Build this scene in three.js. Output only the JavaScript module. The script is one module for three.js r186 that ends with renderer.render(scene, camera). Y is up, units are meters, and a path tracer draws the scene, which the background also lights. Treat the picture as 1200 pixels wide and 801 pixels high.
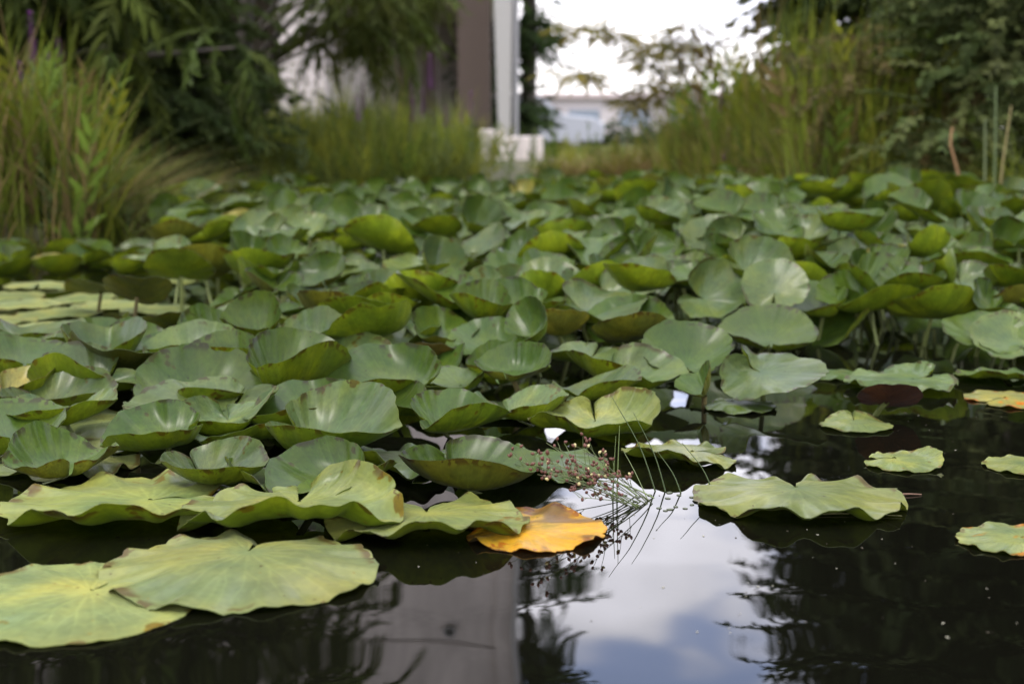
import * as THREE from 'three';
import { mergeGeometries } from 'three/addons/utils/BufferGeometryUtils.js';

// ------------------------------------------------------------------ camera, sky, sun, exposure
const scene = new THREE.Scene();
const R = Math.PI / 180;
const camera = new THREE.PerspectiveCamera(27.03, 1024 / 683, 0.05, 600);
camera.position.set(0, 0.42, 0);
camera.rotation.x = -8.04 * R;
camera.focus = 1.75;
camera.userData.fStop = 5;
scene.add(camera);

const renderer = new THREE.WebGLRenderer({ antialias: true });
renderer.setSize(1024, 683);
renderer.shadowMap.enabled = true;
renderer.toneMapping = THREE.LinearToneMapping;
renderer.toneMappingExposure = 1.66;

function rng(seed) { let a = seed >>> 0; return () => { a = (a + 0x6D2B79F5) | 0; let t = Math.imul(a ^ (a >>> 15), 1 | a); t = (t + Math.imul(t ^ (t >>> 7), 61 | t)) ^ t; return ((t ^ (t >>> 14)) >>> 0) / 4294967296; }; }
const hash = (i, j, k) => { let h = Math.imul(i, 374761393) ^ Math.imul(j, 668265263) ^ Math.imul(k, 2147483647 ^ 9176263); h = Math.imul(h ^ (h >>> 13), 1274126177); return ((h ^ (h >>> 16)) >>> 0) / 4294967296; };
const sm = (t) => t * t * (3 - 2 * t);
function noise(x, y, z = 0) {
  const i = Math.floor(x), j = Math.floor(y), k = Math.floor(z), a = sm(x - i), b = sm(y - j), c = sm(z - k);
  const l = (p, q, t) => p + (q - p) * t;
  const f = (kk) => l(l(hash(i, j, kk), hash(i + 1, j, kk), a), l(hash(i, j + 1, kk), hash(i + 1, j + 1, kk), a), b);
  return l(f(k), f(k + 1), c);
}
function fbm(x, y, z = 0, o = 4) { let s = 0, a = 0.5, n = 0; for (let q = 0; q < o; q++) { s += a * noise(x, y, z); n += a; a *= 0.5; x = x * 2.03 + 7.1; y = y * 2.03 + 3.7; z = z * 2.03 + 1.3; } return s / n; }
const clamp = (v, a = 0, b = 1) => Math.min(b, Math.max(a, v));
const ss = (a, b, v) => sm(clamp((v - a) / (b - a)));

{ // broken cloud, a few blue gaps
  const W = 1024, Hh = 512, d = new Float32Array(W * Hh * 4);
  for (let j = 0; j < Hh; j++) for (let i = 0; i < W; i++) {
    const lat = ((j + 0.5) / Hh - 0.5) * Math.PI, lon = ((i + 0.5) / W - 0.5) * 2 * Math.PI;
    const x = Math.cos(lat) * Math.cos(lon), y = Math.sin(lat), z = Math.cos(lat) * Math.sin(lon);
    const s = 1 / (0.28 + Math.max(y, 0)), o = (j * W + i) * 4;
    const c = fbm(x * s * 3.7 + 11.3, z * s * 3.7 + 4.2, 0.5, 6), c2 = fbm(x * s * 9 + 3, z * s * 9 + 8, 4.5, 5);
    const cover = ss(0.41, 0.54, c * 0.6 + c2 * 0.4), lum = 1.0 + 0.9 * (c2 - 0.5) + 0.6 * (c - 0.5);
    const blue = [0.82, 1.02, 1.62], cl = [2.12 * lum, 2.09 * lum, 2.28 * lum], hz = ss(0.22, 0.0, y);
    const warm = [1.5, 1.42, 1.40];
    for (let k = 0; k < 3; k++) { const v = blue[k] + (cl[k] - blue[k]) * cover; d[o + k] = y < -0.02 ? 0.12 : v + (warm[k] - v) * hz; }
    d[o + 3] = 1;
  }
  const t = new THREE.DataTexture(d, W, Hh, THREE.RGBAFormat, THREE.FloatType);
  t.mapping = THREE.EquirectangularReflectionMapping; t.magFilter = t.minFilter = THREE.LinearFilter; t.needsUpdate = true;
  scene.background = t; scene.environment = t;
}
const sun = new THREE.DirectionalLight(new THREE.Color(1, 0.95, 0.86), 1.3);
sun.position.set(-6, 16, 3); sun.target.position.set(0, 0, -5);
sun.castShadow = true; sun.shadow.radius = 24; sun.shadow.mapSize.set(2048, 2048);
Object.assign(sun.shadow.camera, { left: -20, right: 20, top: 20, bottom: -20, near: 0.5, far: 60 });
scene.add(sun, sun.target);

// ------------------------------------------------------------------ helpers
const taken = {};
function numbered(n) { const k = taken[n] = (taken[n] ?? -1) + 1; return k ? `${n}_${String(k).padStart(3, '0')}` : n; }
function shade(o) { o.traverse((m) => { if (m.isMesh) m.castShadow = m.receiveShadow = true; }); return o; }
function tag(o, label, category, group) { o.userData.label = label; o.userData.category = category; if (group) o.userData.group = group; return o; }
function thing(name, label, category, [x, y, z], group) { const o = new THREE.Group(); o.name = numbered(name); o.position.set(x, y, z); scene.add(o); return tag(o, label, category, group); }
function part(name, geo, mat, parent) { const m = new THREE.Mesh(geo, mat); m.name = name; m.castShadow = m.receiveShadow = true; parent.add(m); return m; }
function structure(name, geo, mat) { const m = part(name, geo, mat, scene); m.userData.kind = 'structure'; return m; }
const std = (c, rough = 0.9, extra = {}) => new THREE.MeshStandardMaterial({ color: new THREE.Color().setRGB(...c), roughness: rough, ...extra });
const V = (x, y, z) => new THREE.Vector3(x, y, z);
function taper(points, r0, r1, sides = 7, seg = 10) { // tapered tube through points, closed at its tip
  const c = new THREE.CatmullRomCurve3(points.map((p) => p.isVector3 ? p : V(...p)));
  const g = new THREE.TubeGeometry(c, seg, 1, sides), p = g.attributes.position;
  for (let i = 0; i <= seg; i++) {
    const q = c.getPointAt(i / seg), r = r0 + (r1 - r0) * (i / seg);
    for (let j = 0; j <= sides; j++) { const n = i * (sides + 1) + j; p.setXYZ(n, q.x + (p.getX(n) - q.x) * r, q.y + (p.getY(n) - q.y) * r, q.z + (p.getZ(n) - q.z) * r); }
  }
  g.computeVertexNormals();
  return g;
}
function box(w, h, d, x, y, z) { return new THREE.BoxGeometry(w, h, d).translate(x, y, z); }
function tex(W, H, fn, srgb) { // fn(u, v) -> [r, g, b] in 0..1
  const d = new Uint8Array(W * H * 4);
  for (let j = 0; j < H; j++) for (let i = 0; i < W; i++) { const c = fn((i + 0.5) / W, (j + 0.5) / H), o = (j * W + i) * 4; d[o] = clamp(c[0]) * 255; d[o + 1] = clamp(c[1]) * 255; d[o + 2] = clamp(c[2]) * 255; d[o + 3] = 255; }
  const t = new THREE.DataTexture(d, W, H); t.magFilter = t.minFilter = THREE.LinearFilter; t.wrapS = t.wrapT = THREE.RepeatWrapping; if (srgb) t.colorSpace = THREE.SRGBColorSpace; t.needsUpdate = true; return t;
}

// ------------------------------------------------------------------ the setting
function outside(x, z) { // metres outside the pond's edge (negative: over water)
  const n = (noise(x * 0.9 + 5, z * 0.9 + 9) - 0.5) * 0.5;
  const back = -9.2 - z + n;
  const k = ss(-4.2, -5.3, z);
  const left = (-4.2 + 2.72 * k - 0.12 * Math.max(0, -5.3 - z)) - x + n * 0.5;
  const right = x - (4.6 - 2.55 * k - 0.26 * Math.max(0, -5.3 - z)) + n * 0.5;
  return Math.max(back, left, right, z - 3.5);
}
const groundY = (x, z) => { const d = outside(x, z); return -0.4 + 0.52 * ss(-0.35, 0.25, d) + 0.12 * ss(0.2, 2.5, d) + (noise(x * 1.7, z * 1.7) - 0.5) * 0.09 * ss(-0.2, 0.6, d); };
{
  const N = 190, g = new THREE.PlaneGeometry(2, 2, N, N), p = g.attributes.position, w = (s) => Math.sign(s) * (6 * Math.abs(s) + 194 * Math.pow(Math.abs(s), 4));
  const col = new Float32Array(p.count * 3);
  for (let i = 0; i < p.count; i++) {
    const x = w(p.getX(i)), z = -5.5 - w(p.getY(i)), y = groundY(x, z);
    p.setXYZ(i, x, y, z);
    const m = fbm(x * 2.3, z * 2.3, 1, 3);
    col.set([0.05 + 0.04 * m, 0.045 + 0.045 * m, 0.022 + 0.012 * m], i * 3);
  }
  g.setAttribute('color', new THREE.BufferAttribute(col, 3)); g.computeVertexNormals();
  structure('ground', g, new THREE.MeshStandardMaterial({ vertexColors: true, roughness: 1 }));
}
{
  const rip = tex(512, 512, (u, v) => { // tileable: waves of whole numbers
    let h = 0; const q = rng(7);
    for (let k = 0; k < 34; k++) { const a = Math.round((q() - 0.5) * 18), b = Math.round((q() - 0.5) * 26), f = q() * 6.28; h += Math.sin((a * u + b * v) * 6.2832 + f) / (3 + Math.hypot(a, b)); }
    const c = 0.5 + h * 0.22; return [c, c, c];
  });
  rip.repeat.set(1 / 1.1, 1 / 1.1);
  const g = new THREE.PlaneGeometry(14, 15, 1, 1).rotateX(-Math.PI / 2).translate(0, 0, -4), uv = g.attributes.uv, p = g.attributes.position;
  for (let i = 0; i < uv.count; i++) uv.setXY(i, p.getX(i), p.getZ(i));
  structure('pond_water', g, new THREE.MeshPhysicalMaterial({ color: new THREE.Color().setRGB(0.0030, 0.0030, 0.0018), roughness: 0.004, ior: 1.333, bumpMap: rip, bumpScale: 0.0005 }));
}

// ------------------------------------------------------------------ concrete building over a dark recess
const concreteTex = (seed, base) => tex(512, 512, (u, v) => { // board-marked concrete, stained
  const a = fbm(u * 8, v * 8, seed, 5), b = fbm(u * 40, v * 3, seed + 5, 3), s = fbm(u * 90, v * 90, seed + 9, 2), e = Math.abs(u - 0.5) > 0.49 ? 0.94 : 1, k = (base + (a - 0.5) * 0.16 + (b - 0.5) * 0.08 + (s - 0.5) * 0.08) * e;
  return [k, k * 0.948, k * 0.915];
}, true);
const cTex = concreteTex(3, 0.72), concrete = new THREE.MeshStandardMaterial({ map: cTex, roughness: 0.92 });
const metric = (g) => { // uv in metres over four, by the face's own axes
  const p = g.attributes.position, n = g.attributes.normal, uv = g.attributes.uv;
  for (let i = 0; i < p.count; i++) { const ax = Math.abs(n.getX(i)) > 0.5, ay = Math.abs(n.getY(i)) > 0.5; uv.setXY(i, (ax ? p.getZ(i) : p.getX(i)) / 3, (ay ? p.getZ(i) : p.getY(i)) / 3); }
  return g;
};
{
  const b = thing('concrete_building', 'pale concrete building raised on columns over a dark open ground storey', 'building', [0, 0.2, -16]);
  const brown = std([0.060, 0.040, 0.028], 0.8), grey = std([0.33, 0.32, 0.31], 0.6);
  for (let k = 0; k < 6; k++) for (let r = 0; r < 3; r++) part('wall_panel', metric(box(2.97, 2.97, 0.3, -1.68 - k * 3, 3.75 + r * 3, -0.15)), concrete, b).position.z = (hash(k, r, 3) - 0.5) * 0.008;
  part('pilaster', metric(box(0.27, 9.2, 0.55, -0.06, 6.85, -0.2)), concrete, b);
  part('soffit', metric(box(18.4, 0.2, 9, -9.1, 2.14, -4.8)), concrete, b);
  part('roof', metric(box(18.6, 0.3, 9.2, -9.1, 11.5, -4.5)), grey, b);
  part('side_wall', metric(box(0.25, 9.0, 8.4, -0.09, 6.85, -4.7)), concrete, b);
  part('back_wall', metric(box(18, 2.2, 0.3, -9, 0.95, -7.5)), concrete, b);
  part('end_wall', metric(box(0.4, 2.2, 5.2, -2.3, 0.93, -3.1)), concrete, b);
  part('light_wall', metric(box(0.5, 2.1, 0.3, -2.3, 0.95, 0.02)), concrete, b);
  part('column', box(0.36, 2.24, 0.36, -0.42, 0.92, -0.12), brown, b);
  for (const x of [-1.35, -1.02]) part('column', box(0.17, 2.24, 0.2, x, 0.92, -2.2), brown, b);
  for (const x of [-5.0, -7.6]) part('column', box(0.36, 2.24, 0.36, x, 0.92, -0.12), brown, b);
  const blade = new THREE.Shape([[-0.22, 2.05], [-0.02, 2.05], [-0.05, -0.1], [-0.15, -0.1]].map(([x, y]) => new THREE.Vector2(x, y)));
  part('tapered_fin', metric(new THREE.ExtrudeGeometry(blade, { depth: 0.25, bevelEnabled: true, bevelSize: 0.008, bevelThickness: 0.008, bevelSegments: 1 }).translate(0.02, 0, 0.08)), std([0.33, 0.315, 0.29], 0.8), b);
  part('downpipe', new THREE.CylinderGeometry(0.035, 0.035, 8.5, 10).translate(0.035, 4.1, 0.14), grey, b);
  for (const y of [1.0, 2.6, 4.6]) part('pipe_clamp', new THREE.CylinderGeometry(0.045, 0.045, 0.05, 10).translate(0.035, y, 0.14), grey, b);
  const v = part('vent', new THREE.CylinderGeometry(0.07, 0.07, 0.06, 16).rotateX(Math.PI / 2).translate(-0.72, 5.1, 0.02), std([0.03, 0.03, 0.03], 0.7), b);
  part('vent_rim', new THREE.TorusGeometry(0.072, 0.012, 6, 18).translate(-0.72, 5.1, 0.052), grey, v);
}
{
  const m = new THREE.MeshStandardMaterial({ map: concreteTex(8, 0.86), roughness: 0.9 });
  for (const [x, w, y, d, l] of [[0.09, 0.38, 0.5, 0.4, 'wider pale concrete block at the foot of the tapered fin'], [-0.21, 0.2, 0.56, 0.3, 'narrow pale concrete block against the dark column']]) {
    const s = new THREE.Shape([[-w / 2, -0.4], [w / 2, -0.4], [w / 2, y - 0.32], [-w / 2, y - 0.32]].map(([a, c]) => new THREE.Vector2(a, c)));
    const g = metric(new THREE.ExtrudeGeometry(s, { depth: d, bevelEnabled: true, bevelSize: 0.012, bevelThickness: 0.012, bevelSegments: 2 }));
    const o = thing('concrete_block', l, 'block', [x * 0.86, 0.27, -13.2]);
    part('block_body', g, m, o);
    for (const k of [-0.25, 0.18]) part('groove_strip', box(0.012, y * 0.8, 0.01, w * k, y / 2 - 0.36, d + 0.014), std([0.2, 0.19, 0.18]), o);
  }
}
function car(label, [x, y, z], colour, turn) {
  const o = thing('parked_car', label, 'car', [x, y, z], null); o.rotation.y = turn;
  const prof = (pts, depth) => new THREE.ExtrudeGeometry(new THREE.Shape(pts.map(([a, c]) => new THREE.Vector2(a, c))), { depth, bevelEnabled: true, bevelSize: 0.05, bevelThickness: 0.05, bevelSegments: 3 }).translate(0, 0, -depth / 2);
  const paint = new THREE.MeshPhysicalMaterial({ color: new THREE.Color().setRGB(...colour), roughness: 0.5, clearcoat: 0.25 }), glass = new THREE.MeshPhysicalMaterial({ color: 0x0a0e12, roughness: 0.05, clearcoat: 1 });
  part('body', prof([[-2.1, 0.3], [2.1, 0.3], [2.15, 0.7], [1.9, 0.88], [1.0, 0.98], [-2.05, 0.98], [-2.15, 0.7]], 1.6), paint, o);
  const cab = part('cabin', prof([[-2.0, 0.98], [1.0, 0.98], [0.35, 1.5], [-1.6, 1.5]], 1.42), paint, o);
  for (const [a, c] of [[-1.55, -0.75], [-0.65, 0.1], [0.18, 0.7]]) for (const s of [-1, 1]) part('window', new THREE.ExtrudeGeometry(new THREE.Shape([[a, 1.02], [c, 1.02], [Math.min(c, 0.42), 1.42], [a + 0.06, 1.42]].map(([p, q]) => new THREE.Vector2(p, q))), { depth: 0.02, bevelEnabled: false }).translate(0, 0, s * 0.775 - 0.01), glass, cab);
  part('windscreen', new THREE.BoxGeometry(0.02, 0.6, 1.3).rotateZ(0.9).translate(0.76, 1.25, 0), glass, cab);
  for (const a of [-1.35, 1.35]) for (const s of [-1, 1]) { const w = part('wheel', new THREE.TorusGeometry(0.24, 0.09, 8, 20).translate(a, 0.32, s * 0.76), std([0.02, 0.02, 0.02]), o); part('rim', new THREE.CylinderGeometry(0.19, 0.19, 0.1, 14).rotateX(Math.PI / 2).translate(a, 0.32, s * 0.78), std([0.4, 0.4, 0.42], 0.4, { metalness: 0.8 }), w); }
  part('headlight', box(0.06, 0.14, 0.3, 2.14, 0.76, 0.55), std([0.7, 0.7, 0.7], 0.2), o);
  return o;
}
car('silver-white car with dark windows parked beyond the concrete blocks', [0.45, 0.15, -42], [0.30, 0.31, 0.33], 0);
{
  const o = thing('low_warehouse', 'long low pale warehouse on the horizon under the white sky', 'building', [5, 0.1, -78]);
  part('wall', box(26, 2.5, 8, 4, 1.25, 0), std([0.40, 0.365, 0.35]), o);
  part('roof', box(26.6, 0.25, 8.6, 4, 2.62, 0), std([0.42, 0.35, 0.33]), o);
  for (let k = 0; k < 9; k++) part('window', box(1.6, 0.8, 0.1, -6.5 + k * 2.6, 1.5, 4.03), std([0.16, 0.19, 0.22], 0.2), o);
}

// ------------------------------------------------------------------ foliage builders
function leafFace(len, wid, fold = 0.25, bend = 0.15) { // pointed leaf of eight triangles along +x
  const p = [], st = [0, 0.3, 0.65, 1], hw = [0.05, 1, 0.75, 0.02];
  for (let i = 0; i < 4; i++) { const x = len * st[i], y = -bend * len * st[i] * st[i], w = wid * 0.5 * hw[i]; p.push([x, y + fold * w, -w], [x, y, 0], [x, y + fold * w, w]); }
  const pos = [], tri = (a, b, c) => pos.push(...p[a], ...p[b], ...p[c]);
  for (let i = 0; i < 3; i++) { const a = i * 3, b = a + 3; tri(a, a + 1, b + 1); tri(a, b + 1, b); tri(a + 1, a + 2, b + 2); tri(a + 1, b + 2, b + 1); }
  const g = new THREE.BufferGeometry(); g.setAttribute('position', new THREE.Float32BufferAttribute(pos, 3)); g.computeVertexNormals(); return g;
}
function twig(q, { axis, n, len, wid, droop, spread }) { // a spray of leaves on a thin stalk, from the origin along +x
  const gs = [], pt = (t) => V(axis * t * Math.cos(droop * t), -axis * t * Math.sin(droop * t), 0.04 * axis * Math.sin(t * 5));
  for (let i = 0; i < n; i++) {
    const t = 0.12 + 0.88 * (i + q() * 0.6) / n, s = (0.75 + 0.5 * q()) * (1 - 0.35 * t);
    const g = leafFace(len * s, wid * s, 0.3, 0.1 + 0.3 * q());
    g.rotateX((q() - 0.5) * 1.6); g.rotateZ((q() - 0.6) * 0.9 - droop * t * 0.8); g.rotateY((i % 2 ? 1 : -1) * spread * (0.6 + 0.6 * q()));
    const p = pt(t); g.translate(p.x, p.y, p.z); gs.push(g);
  }
  const st = taper([pt(0), pt(0.35), pt(0.7), pt(1)], 0.004, 0.0012, 3, 4).toNonIndexed(); st.deleteAttribute('uv'); gs.push(st);
  return mergeGeometries(gs);
}
const leafMat = (rough = 0.75, tr = 0.32) => new THREE.MeshPhysicalMaterial({ color: 0xffffff, roughness: 1, specularIntensity: 0.15, clearcoat: 0.05, clearcoatRoughness: rough * 0.6, transmission: tr, thickness: 0, side: THREE.DoubleSide });
const LM = leafMat();
function copies(name, geo, mat, list, parent, stuff) { // list: [matrix, colour]
  const m = new THREE.InstancedMesh(geo, mat, list.length); m.name = name; m.castShadow = m.receiveShadow = true;
  list.forEach(([mx, c], i) => { m.setMatrixAt(i, mx); m.setColorAt(i, c); });
  if (stuff) m.userData.kind = 'stuff';
  parent.add(m); return m;
}
const gauss = (q) => (q() + q() + q() - 1.5) / 0.9;
function sprays(q, clumps, tint, lift, size) { // matrices of twigs spread through ellipsoidal clumps [x,y,z, rx,ry,rz, n]
  const out = [], E = new THREE.Euler(0, 0, 0, 'YXZ');
  for (const [x, y, z, rx, ry, rz, n] of clumps) {
    const ct = 0.75 + 0.5 * q();
    for (let i = 0; i < n; i++) {
      const a = q() * 6.283, u = q() * 2 - 1, w = Math.sqrt(1 - u * u), r = Math.pow(q(), 0.45) * (0.8 + 0.35 * q());
      const dx = w * Math.cos(a), dz = w * Math.sin(a);
      E.set((q() - 0.5) * 0.9, Math.atan2(-dz, dx) + (q() - 0.5) * 1.6, lift + u * 0.5 + (q() - 0.5) * 0.8);
      const s = size * (0.7 + 0.6 * q()), k = ct * (0.7 + 0.6 * q()), h = (q() - 0.5) * 0.25;
      out.push([new THREE.Matrix4().compose(V(x + dx * rx * r, y + u * ry * r, z + dz * rz * r), new THREE.Quaternion().setFromEuler(E), V(s, s, s)), new THREE.Color().setRGB(tint[0] * k * (1 + h), tint[1] * k, tint[2] * k)]);
    }
  }
  return out;
}
const q0 = rng(21);
const willowTwig = twig(q0, { axis: 0.40, n: 19, len: 0.125, wid: 0.026, droop: 0.45, spread: 0.75 });
const broadTwig = twig(q0, { axis: 0.34, n: 17, len: 0.075, wid: 0.046, droop: 0.3, spread: 0.95 });
const smallTwig = twig(q0, { axis: 0.26, n: 18, len: 0.045, wid: 0.026, droop: 0.2, spread: 0.9 });
const bark = std([0.055, 0.045, 0.034], 0.95);
function woody(name, label, category, [x, z], seed, { height, trunk = 0.08, lean = [0, 0], clumps, tw, tint, lift = 0, size = 1, group, stems = 1, crown = 'crown' }) {
  const q = rng(seed), y = groundY(x, z) - 0.03, o = thing(name, label, category, [x, y, z], group);
  const top = V(lean[0], height * 0.8, lean[1]), mid = V(lean[0] * 0.35 + 0.06, height * 0.42, lean[1] * 0.35);
  for (let s = 0; s < stems; s++) part(stems > 1 ? 'stem' : 'trunk', taper([V((q() - 0.5) * 0.2 * (stems > 1), -0.05, (q() - 0.5) * 0.2 * (stems > 1)), mid.clone().add(V((q() - 0.5) * 0.5 * (stems > 1), 0, (q() - 0.5) * 0.4 * (stems > 1))), top.clone().add(V((q() - 0.5) * (stems > 1), 0, (q() - 0.5) * (stems > 1)))], trunk, trunk * 0.2, 9, 14), bark, o);
  const local = clumps.map(([a, b, c, ...r]) => [a - x, b - y, c - z, ...r]);
  const limbs = local.map(([a, b, c]) => { const f = clamp((b - 0.6) / height, 0.12, 0.75), s = mid.clone().multiplyScalar(clamp(f / 0.42, 0, 1)).lerp(top, clamp((f - 0.42) / 0.38)); return taper([s, V(s.x + (a - s.x) * 0.5, s.y + (b - s.y) * 0.65, s.z + (c - s.z) * 0.5), V(a, b, c)], trunk * 0.32, trunk * 0.06, 5, 8); });
  const cr = part('branches', mergeGeometries(limbs), bark, o); cr.userData.kind = 'stuff';
  copies(crown, tw, LM, sprays(q, local, tint, lift, size), o, true);
  return o;
}
function fill(q, n, [x0, x1], [y0, y1], [z0, z1], [r0, r1], per) { const c = []; for (let i = 0; i < n; i++) { const r = r0 + (r1 - r0) * q(); c.push([x0 + (x1 - x0) * q(), y0 + (y1 - y0) * q(), z0 + (z1 - z0) * q(), r, r * (0.6 + 0.3 * q()), r, Math.round(per * r * r * 10)]); } return c; }

// trees and shrubs on the banks
{
  const q = rng(5);
  const WG = [0.050, 0.068, 0.010], DG = [0.038, 0.055, 0.014];
  woody('willow_tree', 'large willow with narrow drooping leaves overhanging the grassy bank', 'tree', [-2.9, -8.4], 31, { height: 6, trunk: 0.12, lean: [0.5, 0.6], tw: willowTwig, tint: WG, lift: -0.5, clumps: [...fill(q, 26, [-4.6, -2.1], [1.0, 2.1], [-9.3, -7.0], [0.3, 0.55], 34), ...fill(q, 34, [-5.0, -0.9], [2.0, 4.8], [-9.4, -7.0], [0.2, 0.5], 17), ...fill(q, 16, [-2.9, -0.85], [2.0, 3.2], [-8.6, -7.4], [0.2, 0.38], 34), [-1.95, 1.15, -6.9, 0.16, 0.12, 0.16, 9], [-1.32, 0.86, -6.9, 0.12, 0.14, 0.12, 7], [-1.9, 0.86, -6.8, 0.12, 0.12, 0.12, 6]] });
  woody('willow_tree', 'slender willow whose light sprays hang in front of the dark recess', 'tree', [-2.05, -10.6], 32, { height: 5.5, trunk: 0.07, lean: [0.5, 0.2], tw: willowTwig, tint: [0.075, 0.092, 0.016], lift: -0.45, clumps: [...fill(q, 9, [-1.2, -0.6], [1.25, 1.8], [-10.9, -9.6], [0.16, 0.28], 34), ...fill(q, 9, [-2.2, -0.6], [1.9, 4.6], [-11, -9.8], [0.2, 0.4], 15)] });
  woody('alder_bush', 'broad-leaved bush growing under the large willow', 'bush', [-2.3, -9.4], 33, { height: 1.8, trunk: 0.03, stems: 5, tw: broadTwig, tint: [0.060, 0.085, 0.020], crown: 'foliage', clumps: fill(q, 44, [-4.2, -2.08], [0.2, 1.5], [-10.2, -8.6], [0.3, 0.5], 34) });
  woody('alder_bush', 'thin bush of small leaves against the light wall strip', 'bush', [-1.95, -11.4], 34, { height: 1.6, trunk: 0.02, stems: 4, tw: smallTwig, tint: [0.045, 0.06, 0.016], crown: 'foliage', clumps: fill(q, 4, [-1.9, -1.6], [0.6, 1.7], [-11.9, -11.0], [0.16, 0.26], 22) });
  woody('oak_tree', 'tall dense dark tree rising over the bank beside the meadow flowers', 'tree', [3.3, -9.2], 35, { height: 7.5, trunk: 0.16, lean: [-0.3, 0.3], tw: broadTwig, tint: DG, clumps: [...fill(q, 60, [1.95, 5.2], [0.9, 2.6], [-10, -7.6], [0.35, 0.6], 36), ...fill(q, 120, [2.1, 5.6], [2.2, 6.6], [-10, -7.2], [0.35, 0.62], 34)] });
  const oak = scene.getObjectByName('oak_tree');
  [[7.4, -2.2, 1.9, 'tall dense tree on the bank beside the open water'], [7.9, 3.6, 3.6, 'tall dense tree on the bank past the open water'], [-7.6, -2.6, 4.4, 'tall dense tree on the grassy bank beyond the flat pads'], [-8.2, 3.2, 0.6, 'tall dense tree on the grassy bank past the flat pads']].forEach(([x, z, t, l]) => { const c = oak.clone(); c.name = numbered('oak_tree'); c.position.set(x, groundY(x, z), z); c.rotation.y = t; scene.add(c); tag(c, l, 'tree'); });
  woody('hazel_bush', 'dense dim green bush overhanging the tall leaf group', 'bush', [2.6, -6.9], 36, { height: 1.6, trunk: 0.03, stems: 6, tw: smallTwig, tint: [0.058, 0.074, 0.020], crown: 'foliage', clumps: fill(q, 44, [1.85, 3.6], [0.2, 1.4], [-7.6, -6.0], [0.25, 0.4], 46) });
  woody('hazel_bush', 'bush with rusty tinged shoots next to the flowering meadow', 'bush', [1.75, -7.6], 37, { height: 1.0, trunk: 0.02, stems: 6, tw: smallTwig, tint: [0.11, 0.092, 0.03], crown: 'foliage', clumps: fill(q, 20, [1.45, 2.2], [0.2, 0.95], [-8.0, -7.0], [0.18, 0.3], 40) });
  woody('poplar_tree', 'green tree rising behind the building corner', 'tree', [0.25, -23], 38, { height: 10, trunk: 0.14, tw: broadTwig, tint: [0.045, 0.075, 0.018], size: 1.3, clumps: [...fill(q, 22, [-0.5, 0.25], [0.6, 5.5], [-23.4, -22.4], [0.3, 0.45], 40), ...fill(q, 16, [-0.3, 0.85], [6.5, 9.6], [-23.4, -22.4], [0.3, 0.55], 28)] });
  const yl = [0.17, 0.145, 0.03], cl = [];
  for (const [x, y] of [[0.50, 1.12], [0.62, 1.10], [0.74, 1.08], [0.95, 1.04], [1.08, 1.02], [1.14, 0.94], [1.2, 1.14], [0.42, 0.82], [0.53, 0.80], [0.9, 0.9], [1.0, 0.86], [1.02, 0.74], [0.96, 0.7], [1.15, 0.72], [1.25, 0.85], [1.3, 1.0], [0.85, 0.62]]) cl.push([x, y + 0.05, -9.9 + (q() - 0.5) * 0.5, 0.15, 0.025, 0.15, 36]);
  woody('elder_shrub', 'thin shrub with flat layered yellowish sprays against the white sky', 'shrub', [1.25, -9.9], 39, { height: 0.95, trunk: 0.022, stems: 2, tw: smallTwig, tint: yl, size: 0.62, crown: 'foliage', clumps: cl });
  woody('field_hedge', 'low dark hedge line in front of the far warehouse', 'hedge', [5, -52], 40, { height: 0.8, trunk: 0.04, stems: 6, tw: broadTwig, tint: DG, size: 2.4, crown: 'foliage', clumps: fill(q, 40, [-1, 16], [0.2, 0.75], [-53, -51], [0.5, 0.8], 10) });
}

// grass on the banks: nobody could count it
function tuft(q, n, w, lean) {
  const pos = [], idx = [], nor = [];
  for (let i = 0; i < n; i++) {
    const a = q() * 6.283, r = 0.09 * Math.sqrt(q()), h = 0.55 + 0.45 * q(), l = lean * (0.3 + q()), b = q() * 6.283, ww = w * (0.7 + 0.6 * q()), k0 = pos.length / 3;
    const X = Math.cos(a) * r, Z = Math.sin(a) * r, dx = Math.cos(b), dz = Math.sin(b);
    for (let s = 0; s <= 4; s++) { const t = s / 4, o = l * t * t, hh = h * t * (1 - 0.25 * l * t), wd = ww * (1 - t * t * 0.95); pos.push(X + dx * o - dz * wd, hh, Z + dz * o + dx * wd, X + dx * o + dz * wd, hh, Z + dz * o - dx * wd); nor.push(dx, 0.4, dz, dx, 0.4, dz); }
    for (let s = 0; s < 4; s++) { const k = k0 + s * 2; idx.push(k, k + 1, k + 3, k, k + 3, k + 2); }
  }
  const g = new THREE.BufferGeometry(); g.setAttribute('position', new THREE.Float32BufferAttribute(pos, 3)); g.setAttribute('normal', new THREE.Float32BufferAttribute(nor, 3)); g.setIndex(idx); g.computeVertexNormals(); return g;
}
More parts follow.
